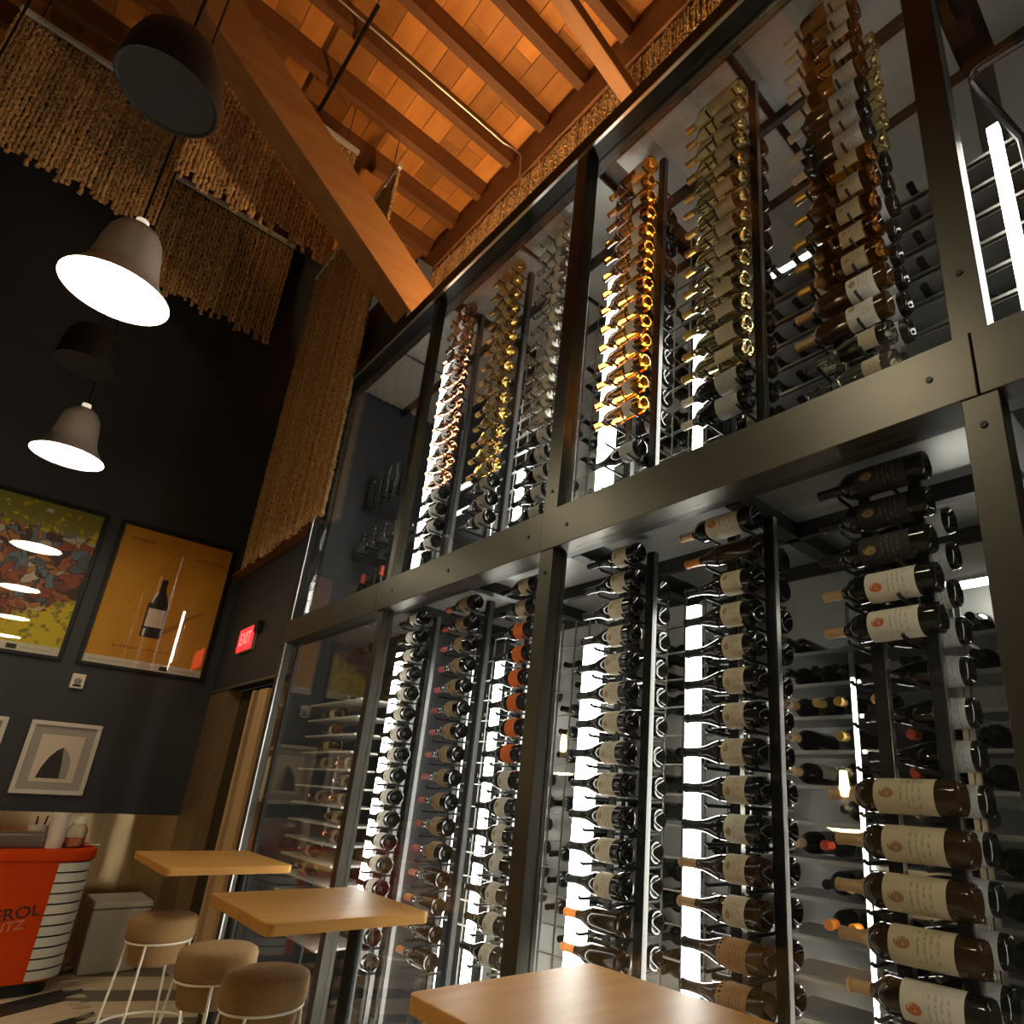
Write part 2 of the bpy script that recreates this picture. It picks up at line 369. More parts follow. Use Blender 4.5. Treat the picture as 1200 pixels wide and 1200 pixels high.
L_creamlg = label_mat('label_aged_cream', (.56, .46, .3), (.26, .18, .1), (.3, .15, .07))
L_crest = label_mat('label_crest', (.68, .63, .52), (.3, .27, .22), (.5, .12, .03))
L_black = label_mat('label_black', (.018, .017, .016), (.1, .09, .07), (.25, .17, .05))
L_orange = label_mat('label_orange', (.75, .16, .025), (.4, .08, .01), None)
L_white = label_mat('label_white', (.66, .63, .55), (.2, .18, .15), (.3, .2, .1))
L_tan = label_mat('label_tan', (.42, .32, .19), (.12, .07, .03), (.3, .12, .04))
L_brown = label_mat('label_brown', (.36, .19, .08), (.12, .05, .02), None)
L_grey = label_mat('label_grey', (.4, .39, .36), (.1, .1, .1), None)
L_beige = label_mat('label_beige', (.5, .42, .3), (.25, .18, .1), None)
foils = dict(black=mat('foil_black', (.012, .012, .012), .3, .4), tan=mat('foil_tan', (.42, .27, .13), .4, .3), red=mat('foil_red', (.4, .05, .02), .35, .3),
             gold=mat('foil_gold', (.6, .38, .1), .3, .8), cream=mat('foil_cream', (.6, .53, .42), .4), orange=mat('foil_orange', (.7, .22, .03), .4), silver=mat('foil_silver', (.6, .6, .58), .25, .9))
KINDS = {}
def bottle_kind(key, shape, r, L, gl, lab, lt0, lt1, foil, fl=.07, span=4.4):
    pr = (burgundy if shape == 'b' else bordeaux)(r, L)
    body = MB().lathe(pr, 22, 'Y').mesh('wine_bottle', gl)
    lb = label_mesh(pr, lt0, lt1, lab, span) if lab else None
    fp = [(q+.0006, t) for q, t in pr if t >= L-fl and q > 0]; fp = [(rad_at(pr, L-fl)+.0006, L-fl)]+fp+[(0, L+.0006)]
    fo = MB().lathe(fp, 14, 'Y').mesh('foil', foils[foil]) if foil else None
    KINDS[key] = (body, lb, fo)
bottle_kind('cream', 'b', .041, .30, dark, L_cream, .045, .122, 'black')
bottle_kind('cream_tanfoil', 'b', .041, .31, browng, L_cream, .05, .122, 'tan')
bottle_kind('white', 'b', .041, .30, dark, L_white, .045, .118, 'black')
bottle_kind('orange', 'b', .041, .30, dark, L_orange, .045, .115, 'black')
bottle_kind('tan', 'b', .041, .30, dark, L_tan, .045, .12, 'red')
bottle_kind('bare', 'b', .041, .30, browng, None, 0, 0, 'orange')
bottle_kind('brown', 'b', .042, .30, browng, L_brown, .05, .15, 'black')
bottle_kind('crest', 'd', .043, .325, dark, L_crest, .05, .185, 'tan', .06)
bottle_kind('blacklab', 'd', .043, .325, dark, L_black, .05, .19, 'black', .06)
bottle_kind('aged', 'd', .043, .335, browng, L_creamlg, .055, .2, 'tan', .085)
bottle_kind('orangewine', 'd', .039, .315, orangeg, L_beige, .045, .10, None, span=2.3)
bottle_kind('gold', 'b', .039, .30, goldg, L_beige, .045, .10, 'gold', .05, span=2.3)
bottle_kind('straw', 'd', .040, .32, yellowg, L_beige, .05, .135, 'gold', .05, span=2.3)
bottle_kind('pale', 'b', .039, .30, paleg, L_beige, .045, .10, None, span=2.3)
bottle_kind('rose', 'b', .039, .30, roseg, L_white, .05, .1, None, span=2.3)
bottle_kind('amber', 'd', .041, .31, amberg, L_tan, .05, .13, 'gold', .05, span=2.3)
bottle_kind('amberwhite', 'd', .041, .31, amberg, L_beige, .03, .11, 'cream', .09, span=2.3)
bottle_kind('greylab', 'd', .042, .315, dark, L_grey, .03, .13, 'cream', .06)
bottle_kind('rusty', 'd', .042, .33, browng, L_white, .04, .13, 'tan', .08)
bottle_kind('greybase', 'b', .041, .30, dark, L_grey, .02, .1, 'black')
NB = [0]
def put_bottle(key, x, y, z, label, group, roll=0., rot=None):
    body, lb, fo = KINDS[key]
    o = inst('wine_bottle', body, None, (x, y, z), rot or (0, R.uniform(-.3, .3)+roll, R.uniform(-.012, .012)))
    tag(o, label, 'bottle', group); NB[0] += 1
    if lb: inst('label', lb, o)
    if fo: inst('foil', fo, o)
    return o

# ------------------------------------------------------------------ rack columns
DZ = .1125
XF, XS, XP = 1.74, 1.905, 1.822
def low_z(i): return 2.475-i*DZ
def up_z(i): return 2.855+i*DZ
postm_l = None
dkch = mat('dark_channel', (.16, .16, .155), .35, .9)
def rack(y0, lo, label, group, second, nrows, yoff=0.):
    t = empty('bottle_rack', (XP, y0, 0)); tag(t, label, 'wine rack', group)
    z0, z1 = (.1, 2.495) if lo else (2.64, 4.745)
    for dy in (.0, .15):
        MB().box(-.018, .018, dy-.016+yoff, dy+.016+yoff, z0, z1).build('upright', black, t)
        MB().box(-.012, .012, dy-.0205+yoff, dy-.0165+yoff, z0, z1).build('channel', alu if y0 < 1.4 else dkch, t)
    for i in range(nrows):
        z = (low_z(i) if lo else up_z(i))-.052
        for dy in (.03, .175):
            inst('peg', PEG2 if second else PEG1, t, (0, dy+yoff, z))
    return t
PEG1 = MB().tube([(-.135, 0, .006), (-.125, 0, 0), (.0, 0, 0)], .0055, 8).mesh('peg', black)
PEG2 = MB().tube([(-.135, 0, .006), (-.125, 0, 0), (.125, 0, 0), (.135, 0, .006)], .0055, 8).mesh('peg', black)

bayC, bayB = 'in the bay between the two wide steel posts', 'in the bay beside the slim mullion'
def col(y0, lo, name, kinds_front, kinds_second, yoff=0., where=''):
    n = max([i for i, _ in kinds_front]+[i for i, _ in kinds_second]+[0])+1
    lev = 'lower' if lo else 'upper'
    rack(y0, lo, 'black peg rack of two uprights, %s' % where, 'peg racks of the wine wall', bool(kinds_second), n, yoff)
    for i, k in kinds_front:
        put_bottle(k, XF, y0+R.uniform(-.006, .006), low_z(i) if lo else up_z(i), '%s, front pegs, %s %s crossbeam, %s' % (KN[k], ORD[i], 'below' if lo else 'above', where), 'wine bottles on the peg racks')
    for i, k in kinds_second:
        put_bottle(k, XS, y0+R.uniform(-.006, .006), low_z(i) if lo else up_z(i), '%s, rear pegs, %s %s crossbeam, %s' % (KN[k], ORD[i], 'below' if lo else 'above', where), 'wine bottles on the peg racks')
KN = dict(cream='dark cream-labelled bottle', cream_tanfoil='brown tan-foiled bottle', white='dark white-labelled bottle', orange='dark orange-labelled bottle', tan='dark tan-labelled bottle',
          bare='brown unlabelled bottle', brown='brown-labelled bottle', crest='dark crest-labelled bottle', blacklab='dark black-labelled bottle', aged='large aged-cream-labelled bottle',
          orangewine='orange wine bottle', gold='golden wine bottle', straw='straw-yellow wine bottle', pale='pale wine bottle', rose='copper-pink wine bottle', amber='amber wine bottle',
          amberwhite='amber cream-foiled bottle', greylab='dark grey-labelled bottle', rusty='rust-brown white-labelled bottle', greybase='dark grey-labelled bottle')
ORD = 'first second third fourth fifth sixth seventh eighth ninth tenth eleventh twelfth thirteenth fourteenth fifteenth sixteenth seventeenth eighteenth nineteenth'.split()
def rng(a, b, k): return [(i, k) for i in range(a, b)]
# lower level
col(.527, True, 'C3', rng(0, 3, 'blacklab')+rng(3, 5, 'crest')+rng(8, 12, 'aged')+rng(12, 14, 'crest'), rng(1, 14, 'greybase'), .06, 'lower rack by right steel post')
col(1.076, True, 'C2', [(0, 'crest')]+rng(1, 2, 'bare')+rng(2, 9, 'cream')+[(9, 'white')]+rng(10, 12, 'cream_tanfoil')+rng(12, 14, 'brown'), rng(1, 14, 'greybase'), 0, 'lower rack midway between wide posts')
col(1.622, True, 'C1', rng(0, 12, 'cream')+rng(12, 14, 'bare'), rng(1, 14, 'greybase'), 0, 'lower rack past middle steel post')
col(2.255, True, 'B2', rng(0, 2, 'cream')+rng(2, 8, 'orange')+rng(8, 15, 'white'), [], 0, 'lower rack before middle steel post')
col(2.78, True, 'B1', rng(0, 12, 'tan')+rng(12, 16, 'bare'), [], 0, 'second lower rack from slim mullion')
col(3.33, True, 'B0', rng(0, 17, 'white'), [], 0, 'lower rack beside slim mullion')
# upper level
col(.567, False, 'U6', rng(0, 2, 'pale')+rng(2, 4, 'rusty')+rng(4, 9, 'amber')+rng(9, 12, 'greylab')+rng(12, 17, 'amberwhite'), rng(2, 10, 'greylab')+rng(10, 16, 'straw'), .06, 'upper rack by right steel post')
col(1.09, False, 'U5', rng(1, 3, 'greylab')+rng(3, 17, 'straw'), rng(0, 15, 'greybase'), 0, 'upper rack midway between wide posts')
col(1.635, False, 'U4', [(1, 'greybase')]+rng(3, 17, 'orangewine'), rng(3, 15, 'greybase'), 0, 'upper rack past middle steel post')
col(2.257, False, 'U3', rng(0, 5, 'greybase')+rng(5, 18, 'pale'), [], 0, 'upper rack before middle steel post')
col(2.765, False, 'U2', rng(1, 4, 'greybase')+rng(4, 18, 'gold'), [], 0, 'second upper rack from slim mullion')
col(3.33, False, 'U1', rng(1, 5, 'greybase')+rng(5, 18, 'rose'), [], 0, 'upper rack beside slim mullion')

# led uprights
def led_bar(x, y0, y1, z0, z1, label, depth=.03):
    t = empty('light_panel', (x, (y0+y1)/2, z0)); hw = (y1-y0)/2; h = z1-z0
    tag(t, label, 'light', 'lit uprights in the wine room')
    MB().box(depth-.006, depth, -hw, hw, 0, h).build('housing', alu, t)
    MB().box(0, depth-.006, -hw+.001, hw-.001, .01, h-.01).build('diffuser', led, t)
    return t
led_bar(1.97, 2.06, 2.17, .15, 2.25, 'broad lit white panel behind the lower rack just past the middle steel post')
led_bar(1.97, 2.06, 2.17, 2.64, 4.40, 'broad lit white panel behind the upper rack just past the middle steel post')
led_bar(1.97, 1.50, 1.56, .15, 2.3, 'narrow lit upright behind the lower rack in the middle of the bay between wide posts')
led_bar(1.97, 1.50, 1.54, 2.64, 3.7, 'narrow lit upright behind the upper rack in the middle of the bay between wide posts')
led_bar(1.78, 3.65, 3.71, .15, 2.32, 'lit upright in the lower bay beside the slim mullion')
led_bar(1.78, 3.65, 3.71, 2.64, 4.5, 'lit upright in the upper bay beside the slim mullion')
led_bar(1.80, .215, .25, 2.75, 3.62, 'lit upright to the side of the right steel post')
led_bar(1.80, .12, .145, 2.75, 3.5, 'thin lit upright to the side of the right steel post')
led_bar(2.2, 2.68, 2.76, .15, 2.3, 'lit upright behind the lower rack just before the middle steel post')
led_bar(2.2, 2.68, 2.76, 2.64, 3.1, 'short lit upright behind the upper rack just before the middle steel post')
led_bar(2.125, .955, .965, .8, 1.98, 'thin lit upright in front of the back rack of the lower level', .02)
led_bar(2.2, 3.16, 3.22, .15, 2.3, 'lit upright added as fill behind the second lower rack from the slim mullion')  # this upright and the next are added to keep the interior bright
led_bar(2.2, 3.16, 3.22, 2.64, 3.6, 'lit upright added as fill behind the second upper rack from the slim mullion')
ledf = mat('fill_strip_glow', (1, 1, 1), .5, emit=7.5, ecol=(1, .95, .86))
def strip(y, z0, z1, label, x=1.592):  # unseen fill strips, added behind the posts to light the bottle fronts
    t = empty('fill_strip', (x, y, z0)); tag(t, label, 'light', 'added fill strips behind the posts')
    MB().box(-.006, 0, -.018, .018, 0, z1-z0).build('profile', alu, t); MB().box(0, .006, -.015, .015, .01, z1-z0-.01).build('diffuser', ledf, t)
for y, nm in ((.338, 'right steel post'), (1.955, 'middle steel post'), (3.515, 'slim mullion'), ):
    x_ = 1.592 if y < 4.9 else 1.558
    strip(y, .15, 2.44, 'added fill strip light behind the lower %s' % nm, x_); 
    if y < 4.9: strip(y, 2.68, 4.7, 'added fill strip light behind the upper %s' % nm, x_)
def led_tube(x, y0, y1, z, label):
    t = empty('tube_light', (x, (y0+y1)/2, z)); tag(t, label, 'light', 'tube lights in the wine room')
    h = (y1-y0)/2
    MB().tube([(0, -h, 0), (0, h, 0)], .013, 10).build('tube', led, t)
    MB().box(.0, .03, -h-.02, h+.02, .012, .03).build('holder', alu, t)
led_tube(2.3, 3.95, 4.2, 3.6, 'short tube light added to backlight the round decanters of the end bay')  # added light that brightens the decanters from behind
led_tube(2.3, .36, .66, 2.29, 'tube light over the back rack of the lower level')
led_tube(2.3, 1.02, 1.34, 4.09, 'tube light over the back rack of the upper level')

# back racks with bottles lying neck out
br = 0
ball = KINDS
def back_rack(y0, y1, rows, where):
    t = empty('back_rack', (2.2, (y0+y1)/2, rows[0]-.1)); tag(t, 'silver shelf rack against the back wall, '+where, 'wine rack', 'back wall racks')
    h = (y1-y0)/2; zb = rows[0]-.1
    for z in rows:
        MB().box(-.05, -.035, -h, h, z-zb-.058, z-zb-.045).build('front_rail', alu, t)
        MB().box(-.02, .22, -h, h, z-zb-.05, z-zb-.046).build('shelf', slabm, t)
    for y in (-h, 0, h): MB().box(-.03, -.015, y-.008, y+.008, -.05, rows[-1]-zb+.1).build('rack_upright', alu, t)
    return t
rowsL = [.95+.118*i for i in range(11)]; rowsU = [2.78+.13*i for i in range(10)]
back_rack(.1, .62, rowsL, 'lower level beside the right steel post'); back_rack(.64, 1.32, rowsL, 'lower level behind the middle of the bay')
back_rack(.1, 1.32, rowsU, 'upper level beside the right steel post')
NK = MB().lathe(bordeaux(.038, .30), 14, 'Y')
stuffv = MB()
foilk = ['tan', 'orange', 'red', 'gold', 'tan', 'black']
bk = {}
for fk in set(foilk):
    bottle_kind('back_'+fk, 'd', .038, .30, dark, L_white, .05, .15, fk, .05, span=5.)
cnt = 0
for zi, z in enumerate(rowsL):
    for k in range(11):
        y = .16+k*.104
        if abs(y-.36) < .03 or abs(y-.98) < .03: y += .026
        if R.random() < .35: continue
        if .68 < y < 1.3 and cnt < 24 and zi > 0:
            fk = R.choice(foilk); put_bottle('back_'+fk, 2.43, y, z, 'dark bottle with %s foil lying neck outward, %s shelf up, %s along the back rack' % (fk, ORD[zi], ORD[k]), 'bottles on the back wall racks', rot=(0, R.uniform(0, 6), math.pi/2)); cnt += 1
        else:
            mb = MB().lathe([(r, t) for r, t in bordeaux(.038, .30)], 10, 'Y')
            stuffv.add([(2.43-p[1], y+p[0], z+p[2]) for p in mb.v], mb.f, True)
for zi, z in enumerate(rowsU):
    for k in range(11):
        y = .16+k*.104
        if abs(y-.36) < .03 or abs(y-.98) < .03: y += .026
        if R.random() < .3: continue
        mb = MB().lathe([(r, t) for r, t in bordeaux(.038, .30)], 10, 'Y')
        stuffv.add([(2.43-p[1], y+p[0], z+p[2]) for p in mb.v], mb.f, True)
for y in [1.42+.104*k for k in range(19)]:
    for z in [.9+.118*i for i in range(12)]+[2.82+.13*i for i in range(11)]:
        if R.random() < .4 or abs(y-2.72) < .09 or abs(y-3.19) < .09: continue
        mb = MB().lathe([(r, t) for r, t in bordeaux(.038, .30)], 8, 'Y')
        stuffv.add([(2.44-p[1]*.8, y+p[0], z+p[2]) for p in mb.v], mb.f, True)
o = stuffv.build('stored_bottles', dark); tag(o, 'many dark bottles filling the back wall racks of the wine room', 'bottles', kind='stuff')
wire = MB()
for z in [.85+.118*i for i in range(13)]+[2.76+.13*i for i in range(12)]: wire.box(2.12, 2.135, 1.36, 3.45, z-.003, z+.003)
for y in [1.37+.104*k for k in range(20)]:
    wire.box(2.12, 2.128, y-.0025, y+.0025, .5, 2.4); wire.box(2.12, 2.128, y-.0025, y+.0025, 2.65, 4.5)
o = wire.build('wire_grid', alu); tag(o, 'silver wire grid in front of the bottles on the back wall of the wine room', 'wire rack')

# ------------------------------------------------------------------ end bay: glassware shelves above, clear shelf stack below
clearg = mat('clear_glass', (.97, .98, .97), .01, trans=1., ior=1.45)
def shelfb(z, label):
    o = MB().box(1.83, 2.35, 3.8, 4.98, z-.012, z).build('display_shelf', glass); tag(o, label, 'shelf', 'display shelves in the end bay')
shelfb(3.72, 'glass display shelf under the tall glass cylinders'); shelfb(3.28, 'glass display shelf under the round glass decanters')
for i in range(4):
    y = 4.85-i*.14
    o = MB().lathe([(0, 0), (.038, 0), (.04, .005), (.04, .30), (.037, .30), (.036, .012), (0, .012)], 18).build('glass_cylinder', clearg, loc=(1.9, y+.06, 3.722)); tag(o, 'tall clear glass cylinder, %s from the corner post on the top display shelf' % ORD[i], 'vase', 'glass cylinders on the top display shelf')
for r in range(2):
    for i in range(5):
        t = MB().lathe([(0, 0), (.04, 0), (.055, .02), (.06, .06), (.045, .1), (.018, .135), (.016, .19), (.026, .215), (.024, .215), (.013, .19), (.015, .138), (.042, .1), (.056, .06), (.05, .022), (0, .006)], 18).build('decanter', clearg, loc=(1.9+r*.17, 4.9-i*.19, 3.282)); tag(t, 'round clear glass decanter, %s of the %s row on the lower display shelf' % (ORD[i], ('front', 'back')[r]), 'decanter', 'decanters on the lower display shelf')
for i in range(7):
    o = MB().lathe([(0, 0), (.03, 0), (.032, .006), (.032, .09), (.03, .09), (.029, .01), (0, .01)], 14).build('tumbler', clearg, loc=(1.72, 4.92-i*.075, 2.662)); tag(o, 'small clear tumbler, %s from the corner post on the end bay ledge' % ORD[i], 'glass', 'tumblers on the ledge of the end bay')
    o.location.z = 2.665
for i in range(4):
    put_bottle(('tan', 'cream', 'brown', 'tan')[i], 1.74, 4.36-i*.1, 2.665, 'dark bottle standing on the end bay ledge, %s from the tumblers' % ORD[i], 'upright bottles in the end bay', rot=(math.pi/2, 0, R.uniform(0, 6)))
led_sh = MB().box(1.6, 2.45, 3.5, 4.97, 2.635, 2.66).build('ledge_board', tablew); tag(led_sh, 'wooden ledge board inside the end bay above the crossbeam', 'shelf')
acr = mat('acrylic', (.9, .88, .82), .25, trans=.55, ior=1.4)
st = empty('clear_shelf_stack', (1.72, 4.4, .6)); tag(st, 'stack of clear acrylic shelves with shining edges in the end bay', 'shelf')
for i in range(14): MB().box(0, .28, -.42, .42, i*.11, i*.11+.012).build('acrylic_shelf', acr, st, bevel=.002, seg=1)
for y in (-.41, 0, .41): MB().box(.26, .275, y-.008, y+.008, -.6, 1.55).build('shelf_post', alu, st)
for i in range(3, 13):
    for q in range(2):
        if R.random() < .4: continue
        kk = ('pale', 'rose', 'straw')[R.randrange(3)]; put_bottle(kk, 1.8, 4.05+q*.36, .6+i*.11+.052, KN[kk]+' on %s clear shelf up, %s the slim mullion' % (ORD[i], ('nearer to', 'farther from')[q]), 'bottles on the clear shelf stack')

# ------------------------------------------------------------------ timber
def slant(name, p0, p1, hw, hh, y, label):
    p0, p1 = Vector((p0[0], y, p0[1])), Vector((p1[0], y, p1[1])); d = (p1-p0).normalized(); nrm = Vector((-d.z, 0, d.x))
    o = MB().bar(p0, p1, (0, hw, 0), nrm*hh).build(name, beamw, bevel=.008); tag(o, label, 'beam')
    return o
s_ = 4.3/3.879
slant('timber_beam', (1.80, 5.28), (-1.27, 7.62), .13, .18, 4.3, 'heavy slanting timber beam rising from the wine room top to the joists')
slant('timber_strut', (2.36, 6.54), (-.9, 7.55), .06, .06, 2.41, 'lighter timber strut slanting up under the joists over the wine room')

# conduit and sprinkler pipe under the joists
o = MB().tube([(-.9, 4.12, 7.60), (0.5, 4.12, 7.6), (2.2, 4.11, 7.6), (2.3, 4.07, 7.58), (2.36, 4.02, 7.5), (2.365, 4.0, 7.3), (2.365, 4.0, 6.9)], .010, 8).build('conduit', mat('galvanised', (.5, .45, .38), .35, .8)); tag(o, 'thin metal conduit running under a joist and bending down at the wall', 'pipe')
o = MB().tube([(.78, 3.9, 7.56), (.77, 5.12, 7.56)], .017, 8).build('sprinkler_pipe', black); tag(o, 'short dark pipe hanging across the joists above the timber beam', 'pipe')

o = MB().tube([(1.72, .05, 3.76), (1.72, .218, 3.775), (1.72, .236, 3.77), (1.72, .246, 3.752), (1.72, .245, 3.73), (1.72, .228, 3.66), (1.72, .16, 3.4), (1.72, .15, 2.64)], .012, 8).build('bent_pipe', black); tag(o, 'bent black pipe beside the lit upright past the right steel post', 'pipe')
# ------------------------------------------------------------------ cork curtains
CKM = []
def strand_mesh(n, seed):
    rr = random.Random(seed); mb = MB(); z = 0
    for k in range(n):
        r = rr.uniform(.0125, .0165); h = rr.uniform(.036, .044); tx, ty = rr.uniform(-.006, .006), rr.uniform(-.006, .006); ox, oy = rr.uniform(-.004, .004), rr.uniform(-.004, .004)
        mb.tube([(ox-tx, oy-ty, -z), (ox+tx, oy+ty, -z-h)], r, 6); z += h+.003
    return mb.mesh('cork_strand', cork), z
SM = {}
railm = mat('rail_grey', (.6, .6, .57), .4)
def curtain(name, axis, fixed, a0, a1, ztop, zbot, label, pitch=.031, ragged=.06, rail=True, overh=0.):
    n = int((ztop-.05-zbot)/.043)
    t = empty('cork_curtain', ((fixed, (a0+a1)/2, ztop) if axis == 'Y' else ((a0+a1)/2, fixed, ztop))); tag(t, label, 'cork curtain', 'hanging cork curtains')
    h = (a1-a0)/2
    if rail:
        (MB().box(-.02, .02, -h-overh, h+overh, -.02, .02) if axis == 'Y' else MB().box(-h-overh, h+overh, -.02, .02, -.02, .02)).build('rail', railm, t)
        for q in (-h*.8, h*.8): MB().tube([(0, q, .02) if axis == 'Y' else (q, 0, .02), (0, q, ZD-ztop) if axis == 'Y' else (q, 0, ZD-ztop)], .004, 6).build('hanger', black, t)
    a = -h+.01
    while a < h:
        m = max(3, n+R.randint(-2, 1)) if ragged else n; key = (m, R.randrange(3))
        if key not in SM: SM[key] = strand_mesh(m, hash(key) % 999)[0]
        inst('cork_strand', SM[key], t, ((R.uniform(-.008, .008), a, -.06) if axis == 'Y' else (a, R.uniform(-.008, .008), -.06)), (0, 0, R.uniform(0, 6)))
        a += pitch*R.uniform(.9, 1.1)
curtain('p1', 'X', 5.9, -1.32, -.05, 7.33, 5.95, 'cork curtain hung on a silver rail farthest from the wine room')
curtain('p2', 'X', 5.05, -.06, 1.18, 7.33, 5.93, 'cork curtain hung behind the heavy timber beam')
curtain('p3', 'X', 6.7, -.05, 1.16, 7.33, 5.98, 'cork curtain hung nearest to the navy poster wall')
curtain('p4', 'Y', 1.5, 4.77, 6.87, 7.22, 3.50, 'long cork curtain hung along the navy wall over the doorway', ragged=0)
curtain('p5', 'Y', 2.42, .1, 5.9, 7.27, 5.7, 'cork curtain hung along the wall above the wine room roof', rail=False, pitch=.032)
o = struct(MB().box(1.53, WR, 5.06, B, 3.525, 3.55).build('trim_2', joistw))

# ------------------------------------------------------------------ uplights on the wine room roof
warm = mat('warm_uplight', (1, .6, .3), .5, emit=UP_L, ecol=(1., .62, .30))
for y in (2.3, 3.5, 4.6):
    t = empty('uplight', (1.95, y, 4.9)); tag(t, 'warm uplight bar on the wine room roof %s' % {2.3: 'past the middle steel post', 3.5: 'above the slim mullion', 4.6: 'under the heavy timber beam'}[y], 'light', 'uplights on the wine room roof')
    MB().box(-.06, .06, -.25, .25, 0, .06).build('housing', black, t); MB().box(-.045, .045, -.24, .24, .06, .066).build('lens', warm, t)

# ------------------------------------------------------------------ pendants and speakers
shade = mat('shade_enamel', (.5, .47, .4), .35, .2); lens = mat('lamp_diffuser', (1, 1, 1), .5, emit=PEND_L, ecol=(1., .88, .62))
capm = mat('lamp_cap', (.8, .75, .65), .4, emit=.5, ecol=(1, .86, .62))
def pendant(x, y, z, R_, label):
    t = empty('pendant_lamp', (x, y, z)); tag(t, label, 'lamp', 'bell pendant lamps'); s = R_/.275
    pr = [(.275, 0), (.272, .014), (.238, .055), (.2, .11), (.178, .17), (.165, .25), (.155, .33), (.14, .41), (.11, .47), (.065, .505), (.03, .512), (0, .512)]
    inner = [(.268, .0)]+[(r-.008, z_-.004) for r, z_ in pr[1:-1]]
    MB().lathe([(r*s, h*s) for r, h in pr], 36).build('shade', shade, t)
    MB().lathe([(0, .012*s), (.255*s, .012*s), (.258*s, .006*s), (.0, .005*s)], 36).build('diffuser', lens, t)
    MB().lathe([(0, .505*s), (.035*s, .505*s), (.035*s, .56*s), (0, .56*s)], 14).build('cap', capm, t)
    MB().tube([(0, 0, .555*s), (0, 0, ZD-z)], .006, 6).build('cord', black, t)
for x, y in ((-.083, 3.47), (-.055, 5.84), (-.06, 1.0), (-.06, -1.2)):
    lb = {3.47: 'large bell pendant lamp hanging between the two black pendant speakers', 5.84: 'bell pendant lamp hanging closest to the navy poster wall', 1.0: 'bell pendant lamp overhead, mirrored third in the poster', -1.2: 'bell pendant lamp overhead, mirrored fourth in the poster'}[y]
    pendant(x, y, 3.70, .226, lb)
def speaker(x, y, z, r, label):
    t = empty('pendant_speaker', (x, y, z)); tag(t, label, 'speaker', 'black pendant speakers')
    MB().lathe([(r, 0), (r*1.0, .02), (r*.985, .06), (r*.95, .14), (r*.86, .22), (r*.7, .27), (r*.45, .3), (0, .31)], 32).build('body', black, t)
    MB().lathe([(0, .008), (r*.93, .008), (r*.97, 0), (r, 0), (r*.99, .012)], 32).build('grille', mat('grille', (.006, .006, .0065), .8), t)
    MB().tube([(0, 0, .3), (0, 0, ZD-z)], .007, 6).build('cord', black, t)
speaker(-.13, 2.52, 4.04, .176, 'black dome pendant speaker in front of the cork curtains')
speaker(-.125, 5.0, 4.04, .17, 'black dome pendant speaker in front of the bare navy wall')
# glass globe pendants over the bar on the other side of the room
gl_em = mat('globe_glow', (1, .7, .35), .4, emit=GLOBE_L*4, ecol=(1, .72, .38)); globe = pane_mat('globe_glass', (.97, .93, .85), 2.5)
def globe_lamp(x, y, z, r, label):
    t = empty('globe_pendant', (x, y, z)); tag(t, label, 'lamp', 'glass globe pendants')
    pr = [(r*math.cos(a), r*math.sin(a)) for a in [(-90+i*9)*math.pi/180 for i in range(19)]]
    MB().lathe([(max(q, 0.0001), h) for q, h in pr], 28).build('globe', globe, t)
    MB().lathe([(0, -r*.9), (r*.3, -r*.88), (r*.44, -r*.82), (r*.3, -r*.84), (0, -r*.86)], 18).build('lower_reflector', gl_em, t)
    MB().lathe([(0, -.1*r), (.02, -.08*r), (.03, .1*r), (.02, .5*r), (0, .52*r)], 12).build('bulb', gl_em, t)
    MB().tube([(0, 0, r*.98), (0, 0, ZJ-z)], .008, 6).build('cord', black, t)
globe_lamp(-1.05, 1.98, 1.66, .27, 'clear glass globe pendant over the bar opposite the wine wall')
globe_lamp(-1.05, 4.78, 1.96, .27, 'second clear glass globe pendant over the bar opposite the wine wall')

# ------------------------------------------------------------------ posters and pictures on the far wall
yellow = mat('poster_yellow', (.62, .32, .012), .5, noise=((.55, .26, .01), (3, 3, 3), 0))
paper = mat('poster_paper', (.66, .6, .48), .6); ink = mat('print_dark', (.02, .014, .01), .4); rust = mat('print_rust', (.25, .07, .005), .6)
def wall_empty(name, x, z, label, cat, group=None): return tag(empty(name, (x, B, z)), label, cat, group)
def frame(t, hw, hh, wd, dep, m):
    for nm, b in (('frame_rail', (-hw, hw, hh-wd, hh)), ('frame_rail', (-hw, hw, -hh, -hh+wd)), ('frame_stile', (-hw, -hw+wd, -hh+wd, hh-wd)), ('frame_stile', (hw-wd, hw, -hh+wd, hh-wd))):
        MB().box(b[0], b[1], -dep, -.002, b[2], b[3]).build(nm, m, t, bevel=.002, seg=1)
p2 = wall_empty('framed_poster', 1.0, 3.10, 'amber framed poster with a dark wine bottle on it', 'poster')
frame(p2, .51, .71, .03, .035, black)
q2 = MB().box(-.48, .48, -.012, -.004, -.68, .68).build('print', yellow, p2)
MB().box(-.48, .48, -.0135, -.012, -.68, -.605).build('footer_strip', paper, q2)
def flat(t, poly, m, name, y=-.0135, th=.0015): return MB().prism(poly, 'Y', y, y-th).build(name, m, t)
bot = [(-.105, -.37), (.045, -.37), (.055, -.36), (.055, -.06), (.04, .0), (.005, .09), (-.005, .13), (-.005, .22), (-.055, .22), (-.055, .13), (-.065, .09), (-.10, .0), (-.115, -.06), (-.115, -.36)]
flat(q2, bot, ink, 'printed_bottle'); flat(q2, [(-.1, -.265), (.045, -.265), (.045, -.085), (-.1, -.085)], paper, 'printed_label', -.015)
flat(q2, [(-.1, -.03), (-.088, -.03), (-.06, .06), (-.055, .1), (-.065, .09), (-.085, .04)], paper, 'printed_highlight', -.015)
flat(q2, [(-.098, -.36), (-.08, -.36), (-.08, -.29), (-.098, -.29)], paper, 'printed_highlight', -.015)
